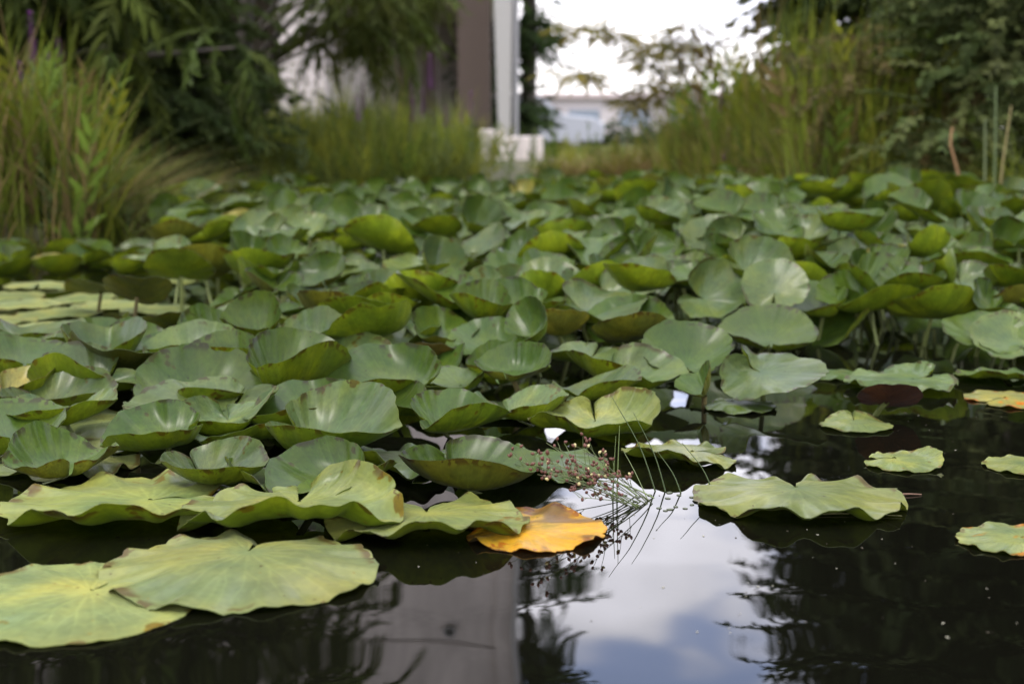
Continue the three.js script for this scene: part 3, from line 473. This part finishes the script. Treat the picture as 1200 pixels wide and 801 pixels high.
  [0.541, 0.112, -2.915, 0.079, 75, { sinus:7,ruff:.012,n:5,cup:.08,lean:[258,55],tone:'blue',stain:0 }, 'round upright leaf with bright ribs fanning from its stalk'],
  [0.523, 0.148, -3.661, 0.101, 80, { sinus:12,ruff:.02,n:4,cup:.10,fold:.10,lean:[262,55],tone:'blue',stain:0 }, 'tall grey-green heart leaf standing above its neighbours'],
  [0.414, 0.104, -3.097, 0.099, 110, { sinus:6,ruff:.025,n:5,cup:.3,lean:[265,12],rim:[[285,1.5,.45],[60,.6,.4]],tone:'mid',stain:0 }, 'deep green bowl leaf below the tall heart leaf'],
  [0.644, 0.069, -2.920, 0.104, 150, { sinus:6,ruff:.02,n:5,cup:.3,lean:[262,18],rim:[[290,1.4,.42],[0,.8,.4]],tone:'mid',stain:0 }, 'bowl leaf with pale rolled lip beneath the round ribbed leaf'],
  [0.495, 0.033, -2.722, 0.115, 90, { sinus:6,ruff:.02,n:5,cup:.16,lean:[265,22],rim:[[300,.8,.5],[200,.6,.5]],tone:'mid',stain:0 }, 'wide dark leaf leaning back over the water behind the ribbed pad'],
  [0.857, 0.063, -2.882, 0.108, 275, { sinus:6,ruff:.03,n:5,cup:.25,lean:[88,20],rim:[[300,.6,.3]],tone:'mid',stain:0 }, 'leaf with broad lime underside on slanting stalks over black water'],
  [0.915, 0.036, -2.748, 0.093, 60, { sinus:6,ruff:.02,n:5,cup:.15,lean:[265,25],tone:'mid',stain:0 }, 'dark leaf hanging low in the shade beside the slanting stalks'],
  [1.101, 0.104, -3.097, 0.093, 265, { sinus:6,ruff:.02,n:5,cup:.28,lean:[90,20],rim:[[200,.5,.3]],tone:'mid',stain:0 }, 'lime underside leaf over a white gleam of water'],
  [0.972, 0.030, -2.719, 0.089, 120, { sinus:6,ruff:.02,n:5,cup:.2,lean:[262,32],tone:'blue',stain:0 }, 'ribbed dark green leaf standing behind the low arched pad'],
  [0.112, 0.104, -3.378, 0.106, 250, { sinus:6,ruff:.02,n:5,cup:.2,rim:[[290,1.0,.42]],lean:[265,12],tone:'mid',stain:0 }, 'leaf with white-green top and lime rolled front, between two upright hearts'],
  [-0.198, 0.104, -3.467, 0.125, 230, { sinus:6,ruff:.03,n:5,cup:.16,lean:[268,10],rim:[[275,.9,.42]],tone:'blue',stain:0 }, 'grey-topped leaf with wavy lime front edge'],
  [-0.360, 0.088, -3.416, 0.117, 210, { sinus:6,ruff:.03,n:5,cup:.2,lean:[265,10],rim:[[300,.5,.3]],tone:'blue',stain:0 }, 'broad glossy leaf with dark centre, next to the grey-topped leaf'],
  [-0.815, 0.088, -3.072, 0.089, 285, { sinus:6,ruff:.02,n:5,cup:.15,lean:[92,33],tone:'mid',under:'olive',stain:0 }, 'olive leaf underside on a leaning stalk near the floating bank pads'],
  [-0.789, 0.104, -3.378, 0.096, 265, { sinus:6,ruff:.02,n:5,cup:.15,lean:[88,35],tone:'mid',stain:0 }, 'lime leaf underside raised on a bent stalk'],
  [-1.001, 0.056, -3.445, 0.091, 255, { sinus:6,ruff:.02,n:5,cup:.1,lean:[92,17],tone:'mid',under:'olive',stain:0 }, 'dark low leaf beside the olive raised underside'],
  [0.293, 0.152, -4.067, 0.129, 200, { sinus:6,ruff:.02,n:5,cup:.2,rim:[[300,1.1,.35]],lean:[265,14],tone:'mid',stain:0 }, 'leaf with tall rolled front wall near the tall heart leaf'],
  [0.939, 0.128, -3.636, 0.127, 200, { sinus:6,ruff:.02,n:5,cup:.2,lean:[262,20],rim:[[330,.8,.25]],tone:'blue',stain:0 }, 'glossy leaf folded over at its tip above the bowl leaf with pale lip'],
  [1.078, 0.128, -3.383, 0.122, 270, { sinus:6,ruff:.03,n:5,cup:.22,lean:[268,12],rim:[[270,1.0,.38]],tone:'mid',stain:0 }, 'wide lime-fronted leaf in the tall group near the bank shrubs'],
  [1.346, 0.184, -4.687, 0.149, 120, { sinus:6,ruff:.03,n:5,cup:.15,lean:[265,10],tone:'blue',stain:0 }, 'pale flat-topped leaf on top of the tall group'],
  [1.401, 0.184, -4.103, 0.133, 275, { sinus:6,ruff:.03,n:5,cup:.25,lean:[90,17],rim:[[190,.5,.3]],tone:'mid',stain:0 }, 'green leaf wall standing under the bare brown stalk'],
];
pads.forEach(([x, h, z, a, heading, o, label], i) => {
  const q = rng(300 + i), low = h < 0.03 && !o.lean;
  const wv = h > 0.03 ? [...(o.wave ?? []), [2, 0.05 + 0.07 * q(), q() * 6.28], [3, 0.02 + 0.05 * q(), q() * 6.28]] : o.wave;
  const g = blade(a, { ...o, ruff: (o.ruff ?? 0.02) * (low ? 1.25 : 1.1), n: (o.n ?? 6) + (low ? 3 : 1), wave: wv, heading, flat: low ? h : undefined }, 400 + i);
  const root = thing('lily_pad', label, 'lily pad', [x, 0, z], undefined);
  const b = part('blade', g, veins[o.stain ?? 0], root); b.position.y = h; b.quaternion.copy(turned(heading, o.lean ?? [0, 0]));
  const dx = (q() - 0.5) * 0.07 - (x > 0.6 && h > 0.1 ? 0.05 : 0), dz = -0.02 - 0.05 * q(), j = low ? 0.006 : 0;
  part('stalk', taper([[dx, -0.12, dz], [dx * 0.8, -0.02, dz * 0.8], [dx * 0.3, h * 0.55 - j, dz * 0.3], [0, h - 0.002, 0]], 0.0048, 0.0042, 7, 8), o.under === 'olive' || o.under === 'brown' ? stalkBrown : stalkMat, root);
});

// the dense bed behind: shapes made once, every pad a thing of its own
{
  const q = rng(777), shapes = [];
  for (let k = 0; k < 34; k++) {
    const t = q(), rims = []; rims.push([q() * 360, 0.8 + 1.3 * q(), 0.40 + 0.16 * q()]); if (q() < 0.6) rims.push([rims[0][0] + 90 + 180 * q(), 0.3 + 0.6 * q(), 0.3]);
    const young = k % 11 === 5, old = k === 17, tone = old ? 'gold' : q() < 0.5 ? 'blue' : 'mid', under = q() < 0.88 ? 'lime' : 'olive';
    const opt = { sinus: 4 + 8 * q(), ruff: 0.022 + 0.038 * q(), n: 4 + Math.floor(5 * q()), cup: 0.16 + 0.26 * q(), fold: young ? 0.95 : q() < 0.45 ? 0.1 + 0.35 * q() : 0, rim: rims, wave: [[2, 0.08 + 0.18 * q(), q() * 6], [3, 0.02 + 0.08 * q(), q() * 6], [5, 0.04 * q(), q() * 6]], tone, under };
    shapes.push([blade(1, opt, 900 + k, 13, 72), veins[k % 3], rims[0][0], blade(1, opt, 900 + k, 8, 32)]);
  }
  // the blade is built at one metre; its thickness follows the scale, so thin it here
  for (const g of shapes.flatMap((v) => [v[0], v[3]])) { const p = g.attributes.position, n = g.attributes.normal, N = p.count / 2; for (let k = 0; k < N; k++) p.setXYZ(N + k, p.getX(k) - n.getX(k) * 0.008, p.getY(k) - n.getY(k) * 0.008, p.getZ(k) - n.getZ(k) * 0.008); }
  const stalk = taper([[0.03, -0.3, -0.03], [0.02, 0, -0.02], [0.006, 0.55, -0.006], [0, 1, 0]], 0.0044, 0.0036, 5, 6);
  const spots = [], clear = pads.filter((p) => p[2] < -2.3);
  for (let t = 0; t < 60000 && spots.length < 1000; t++) {
    const D = 2.5 + 6.5 * Math.pow(q(), 0.85), u = -620 + 1300 * q(), x = u / 1667 * D, z = -D;
    if (outside(x, z) > -0.08 || D < (u < -330 ? 3.1 : u < 140 ? 2.5 : 2.9)) continue;
    const raised = u > -430 + 40 * noise(D * 2, 3) && !(u < -300 && D < 3.6);
    const gap = raised ? 0.064 + 0.0105 * D : 0.18;
    if (spots.some((s) => Math.hypot(s.x - x, s.z - z) < gap) || clear.some((p) => Math.hypot(p[0] - x, p[2] - z) < 0.10)) continue;
    const right = ss(-50, 350, u), near = ss(3.9, 2.7, D);
    const h = raised ? (0.06 + 0.11 * q() + (0.03 + 0.06 * q()) * right) * (1 - 0.5 * near) : 0.012;
    spots.push({ x, z, D, h, raised, a: (raised ? 0.076 + 0.050 * q() : 0.10 + 0.04 * q()), k: 0, hd: 0, ...((k) => k < 0.58 ? { ld: 225 + 90 * q(), lg: q() < 0.2 ? 34 + 22 * q() : 10 + 26 * q() } : k < 0.80 ? { ld: 50 + 80 * q(), lg: 4 + 20 * q() } : { ld: q() * 360, lg: 5 + 35 * q() })(q()), ...(raised ? {} : { lg: 0 }) });
  }
  for (const s of spots) { s.ld %= 360; s.sx = 0.85 + 0.3 * q(); s.sz = 0.82 + 0.34 * q(); s.k = Math.floor(q() * shapes.length); s.hd = (s.lg > 14 && Math.abs(s.ld - 90) < 45 ? 240 + 60 * q() : q() < 0.66 ? 270 + 90 * (q() - 0.5) - shapes[s.k][2] : q() * 360) + 720; }
  for (let t = 0, n = 0; t < 20000 && n < 52; t++) { // wavy pads low on the water between the front pads and the bed
    const D = 1.66 + 1.14 * q(), u = -600 + 740 * q(), x = u / 1667 * D, z = -D;
    if (D < 1.66 + (u > -60 ? 0.42 : 0) || spots.some((s) => Math.hypot(s.x - x, s.z - z) < 0.13) || pads.some((p) => Math.hypot(p[0] - x, p[2] - z) < 0.088)) continue;
    n++; spots.push({ x, z, D, h: 0.012 + 0.03 * q() * ss(1.6, 2.2, D), raised: true, fill: true, a: 0.085 + 0.045 * q(), k: 0, hd: 0, ld: 225 + 90 * q(), lg: 3 + 12 * q() });
    const s = spots[spots.length - 1]; s.sx = 0.9 + 0.25 * q(); s.sz = 0.9 + 0.25 * q(); s.k = Math.floor(q() * shapes.length); s.hd = 270 + 120 * (q() - 0.5) - shapes[s.k][2] + 720;
  }
  spots.sort((a, b) => a.D - b.D);
  const flatShapes = [0, 1, 2].map((k) => { const g = blade(0.12, { sinus: 7, ruff: 0.02, n: 7, cup: 0.02, tone: k === 2 ? 'yellow' : 'pale', flat: 0.012 }, 950 + k, 8, 40); return g; });
  const bedLabel = (s) => {
    const u = s.x / s.D, away = Math.abs(s.ld - 90) < 60, face = Math.abs(s.ld - 270) < 60;
    const look = s.lg > 33 ? (face ? 'upright open pad' : away ? 'lime-backed steep pad' : 'steeply tilted pad') : (s.h > 0.17 ? 'high-held curled pad' : s.h > 0.12 ? 'curled wavy pad' : 'low curled pad');
    const row = s.fill ? 'low between the floating pads' : s.D < 4 ? 'in the front of the bed' : s.D < 5.6 ? 'in the middle of the bed' : 'at the back of the bed';
    const side = u < -0.1 ? 'toward the willow' : u < 0.09 ? 'before the concrete blocks' : u < 0.2 ? 'before the flowering grass mound' : 'toward the dark bushes';
    return `${look} ${row} ${side}`;
  };
  const rest = [], MX = 232;
  spots.forEach((s, i) => {
    const quat = turned(s.hd, [s.ld, s.lg]);
    if (i >= MX) { rest.push(s); return; }
    const o = thing('lily_pad', s.raised ? bedLabel(s) : 'one of the small flat pads floating between the leaf bed and the grassy bank', 'lily pad', [s.x, 0, s.z], s.raised ? 'raised pads of the crowded bed' : 'flat pads near the grassy bank');
    if (s.raised) { const b = part('blade', shapes[s.k][0], shapes[s.k][1], o); b.position.y = s.h; b.scale.set(s.a * s.sx, s.a, s.a * s.sz); b.quaternion.copy(quat); const st = part('stalk', stalk, stalkMat, o); st.scale.set(1, s.h, 1); st.rotation.y = s.hd * R; }
    else { const b = part('blade', flatShapes[i % 3], veins[1 + (i % 2)], o); b.position.y = s.h; b.rotation.y = s.hd * R; b.scale.set(0.7 + 0.5 * q(), 1, 0.7 + 0.5 * q()); }
  });
  const gs = rest.map((s) => { const g = shapes[s.k][3].clone(); g.applyMatrix4(new THREE.Matrix4().compose(V(s.x, s.h, s.z), turned(s.hd, [s.ld, s.lg]), V(s.a * s.sx, s.a, s.a * s.sz))); return g; });
  for (let t = 0, n = 0; t < 20000 && n < 150; t++) { // small low leaves in the gaps
    const D = 2.9 + 2.6 * q(), u = -330 + 1000 * q(), x = u / 1667 * D, z = -D; if (outside(x, z) > -0.1 || rest.some((s) => s.low && Math.hypot(s.x - x, s.z - z) < 0.14)) continue;
    const s = { x, z, h: 0.02 + 0.05 * q(), a: 0.06 + 0.05 * q(), k: Math.floor(q() * shapes.length), hd: q() * 360, ld: 200 + 140 * q(), lg: 5 + 40 * q(), low: true }; n++; rest.push(s);
    const g = shapes[s.k][3].clone(); g.applyMatrix4(new THREE.Matrix4().compose(V(s.x, s.h, s.z), turned(s.hd, [s.ld, s.lg]), V(s.a, s.a, s.a))); gs.push(g);
  }
  if (gs.length) { const m = part('lily_pad_bed', mergeGeometries(gs), veins[0], scene); m.userData.kind = 'stuff'; tag(m, 'crowded low and far green pads filling the bed up to the reeds', 'lily pads'); }
}

// ------------------------------------------------------------------ yellow leaf, rush, duckweed and stems on the open water
{
  const o = thing('lily_pad', 'dying orange-yellow leaf with curled brown edge floating at the rush', 'lily pad', [0.004, 0, -1.500]);
  const b = part('blade', blade(0.098, { sinus: 5, ruff: 0.04, n: 8, cup: 0.03, tone: 'orange', under: 'brown', heading: 5, rim: [[60, 0.5, 0.75]], flat: 0.004 }, 1201), veins[2], o); b.position.y = 0.004; b.rotation.y = 5 * R;
}
{
  const q = rng(1300), o = thing('flowering_rush', 'small rush with wiry stems and clusters of tiny brown buds leaning over the water', 'rush', [0.155, 0, -1.62]);
  const sm1 = std([0.10, 0.13, 0.035], 0.6), sm2 = std([0.075, 0.085, 0.03], 0.6), bud = std([0.10, 0.035, 0.02], 0.7), straw = std([0.42, 0.36, 0.16], 0.7);
  const budG = new THREE.LatheGeometry([[0, 0], [0.0015, 0.0008], [0.0020, 0.0024], [0.0010, 0.0045], [0, 0.0052]].map(([a, c]) => new THREE.Vector2(a, c)), 6);
  for (let i = 0; i < 15; i++) {
    const L = 0.09 + 0.075 * q(), az = (i < 12 ? 158 + 62 * q() : 100 + 120 * q()) * R, el = (14 + 30 * q()) * R, bx = (q() - 0.5) * 0.03, bz = (q() - 0.5) * 0.03;
    const dir = V(Math.cos(az) * Math.cos(el), Math.sin(el), -Math.sin(az) * Math.cos(el));
    const p = (t) => V(bx + dir.x * L * t, -0.004 + dir.y * L * t * (1 - 0.22 * t), bz + dir.z * L * t);
    const st = part('stem', taper([p(0), p(0.35), p(0.7), p(1)], 0.0007, 0.00035, 5, 10), i % 3 ? sm1 : sm2, o);
    if (i >= 12) continue;
    const side = [], bs = [], ss2 = [];
    for (let k = 0; k < 11; k++) {
      const t = 0.42 + 0.58 * k / 10, c = p(t), l = 0.008 + 0.016 * q(), a2 = az + (q() - 0.5) * 2.6, e2 = el + (q() - 0.5) * 1.7, e = c.clone().add(V(Math.cos(a2) * Math.cos(e2) * l, Math.sin(e2) * l, -Math.sin(a2) * Math.cos(e2) * l));
      side.push(taper([c, c.clone().lerp(e, 0.5).add(V(0, 0.001, 0)), e], 0.0004, 0.00025, 4, 3));
      const g = budG.clone(); g.rotateZ((q() - 0.5) * 2.4); g.rotateX((q() - 0.5) * 2.4); g.translate(e.x, e.y, e.z); (q() < 0.78 ? bs : ss2).push(g);
      if (q() < 0.5) { const g2 = budG.clone(); g2.rotateZ((q() - 0.5) * 3); g2.translate(e.x + 0.002 * (q() - 0.5), e.y + 0.001, e.z + 0.002); bs.push(g2); }
    }
    part('side_stems', mergeGeometries(side), sm1, st);
    if (bs.length) part('buds', mergeGeometries(bs), bud, st);
    if (ss2.length) part('open_buds', mergeGeometries(ss2), straw, st);
  }
}
{
  const o = thing('grass_sprig', 'few upright thin dark grass blades beside the flowering rush', 'grass', [0.175, 0, -1.68]);
  const m1 = std([0.07, 0.10, 0.03], 0.6), m2 = std([0.13, 0.17, 0.05], 0.6);
  for (const [x, z, tx, ty, tz, m] of [[0.0, 0, -0.055, 0.115, -0.02, m1], [0.012, 0.0, -0.028, 0.095, -0.01, m1], [-0.055, 0.03, -0.052, 0.075, 0.03, m2], [-0.05, 0.03, -0.047, 0.085, 0.02, m2], [0.03, 0.01, 0.0, 0.05, 0.0, m1], [0.07, 0.0, 0.03, 0.06, 0.0, m1], [-0.02, 0.02, -0.10, 0.035, 0.02, m2], [0.0, 0.03, -0.09, 0.03, 0.05, m2]])
    part('grass_blade', taper([[x, -0.004, z], [x + (tx - x) * 0.35, ty * 0.45, z + (tz - z) * 0.4], [tx, ty, tz]], 0.0010, 0.0003, 4, 8), m, o);
}
{
  const q = rng(1400), g = new THREE.SphereGeometry(0.0036, 10, 6); g.scale(1, 0.22, 0.8);
  const m = std([0.06, 0.07, 0.03], 0.5);
  for (const [x, z] of [[0.17, -1.60], [0.182, -1.594], [0.19, -1.606], [0.176, -1.588], [0.2, -1.598], [0.21, -1.615], [0.16, -1.64], [0.15, -1.652], [0.135, -1.66], [0.165, -1.66], [0.185, -1.645], [0.2, -1.66], [0.215, -1.65], [0.145, -1.63], [0.19, -1.672], [0.12, -1.648]]) {
    const s = part(numbered('duckweed'), g, m, scene); s.position.set(x, 0.0004, z); s.rotation.y = q() * 6; s.scale.setScalar(0.7 + 0.6 * q()); tag(s, 'tiny floating duckweed speck on the bright water by the rush', 'duckweed', 'duckweed specks');
  }
  const t = thing('straw', 'thin pale straw stem floating by the lone double-lobed pad', 'stem', [0.33, 0.0015, -1.565]);
  part('stem', taper([[0, 0, 0], [0.05, 0.0005, -0.004], [0.11, 0, 0.004]], 0.0007, 0.0004, 5, 8), std([0.16, 0.15, 0.06]), t);
  const w = thing('floating_twig', 'short brown twig scrap on black water beyond the pale straw stem', 'twig', [0.475, 0.001, -1.66]);
  part('twig', taper([[-0.015, 0, 0], [0, 0.001, 0.001], [0.016, 0, -0.001]], 0.0016, 0.0007, 5, 6), std([0.14, 0.08, 0.05]), w);
}

{ // dust, seeds and scraps on the water film
  const q = rng(1500), list = [], g = new THREE.SphereGeometry(0.0011, 6, 4); g.scale(1, 0.3, 0.7);
  for (let i = 0; i < 520; i++) { const D = 1.15 + 1.9 * q(), x = (-700 + 1400 * q()) / 1667 * D, s = 0.4 + 1.3 * q() * q(), c = q() < 0.5 ? [0.30, 0.28, 0.20] : [0.05, 0.04, 0.02]; if (fbm(x * 3, D * 3, 2, 3) < 0.46) continue; list.push([new THREE.Matrix4().compose(V(x, 0.0003, -D), new THREE.Quaternion().setFromAxisAngle(V(0, 1, 0), q() * 6), V(s * (1 + 2 * q() * q()), s, s)), new THREE.Color().setRGB(...c)]); }
  tag(copies('water_specks', g, std([1, 1, 1], 0.9), list, scene, true), 'fine pale and dark scraps floating on the black water', 'debris');
}

renderer.render(scene, camera);
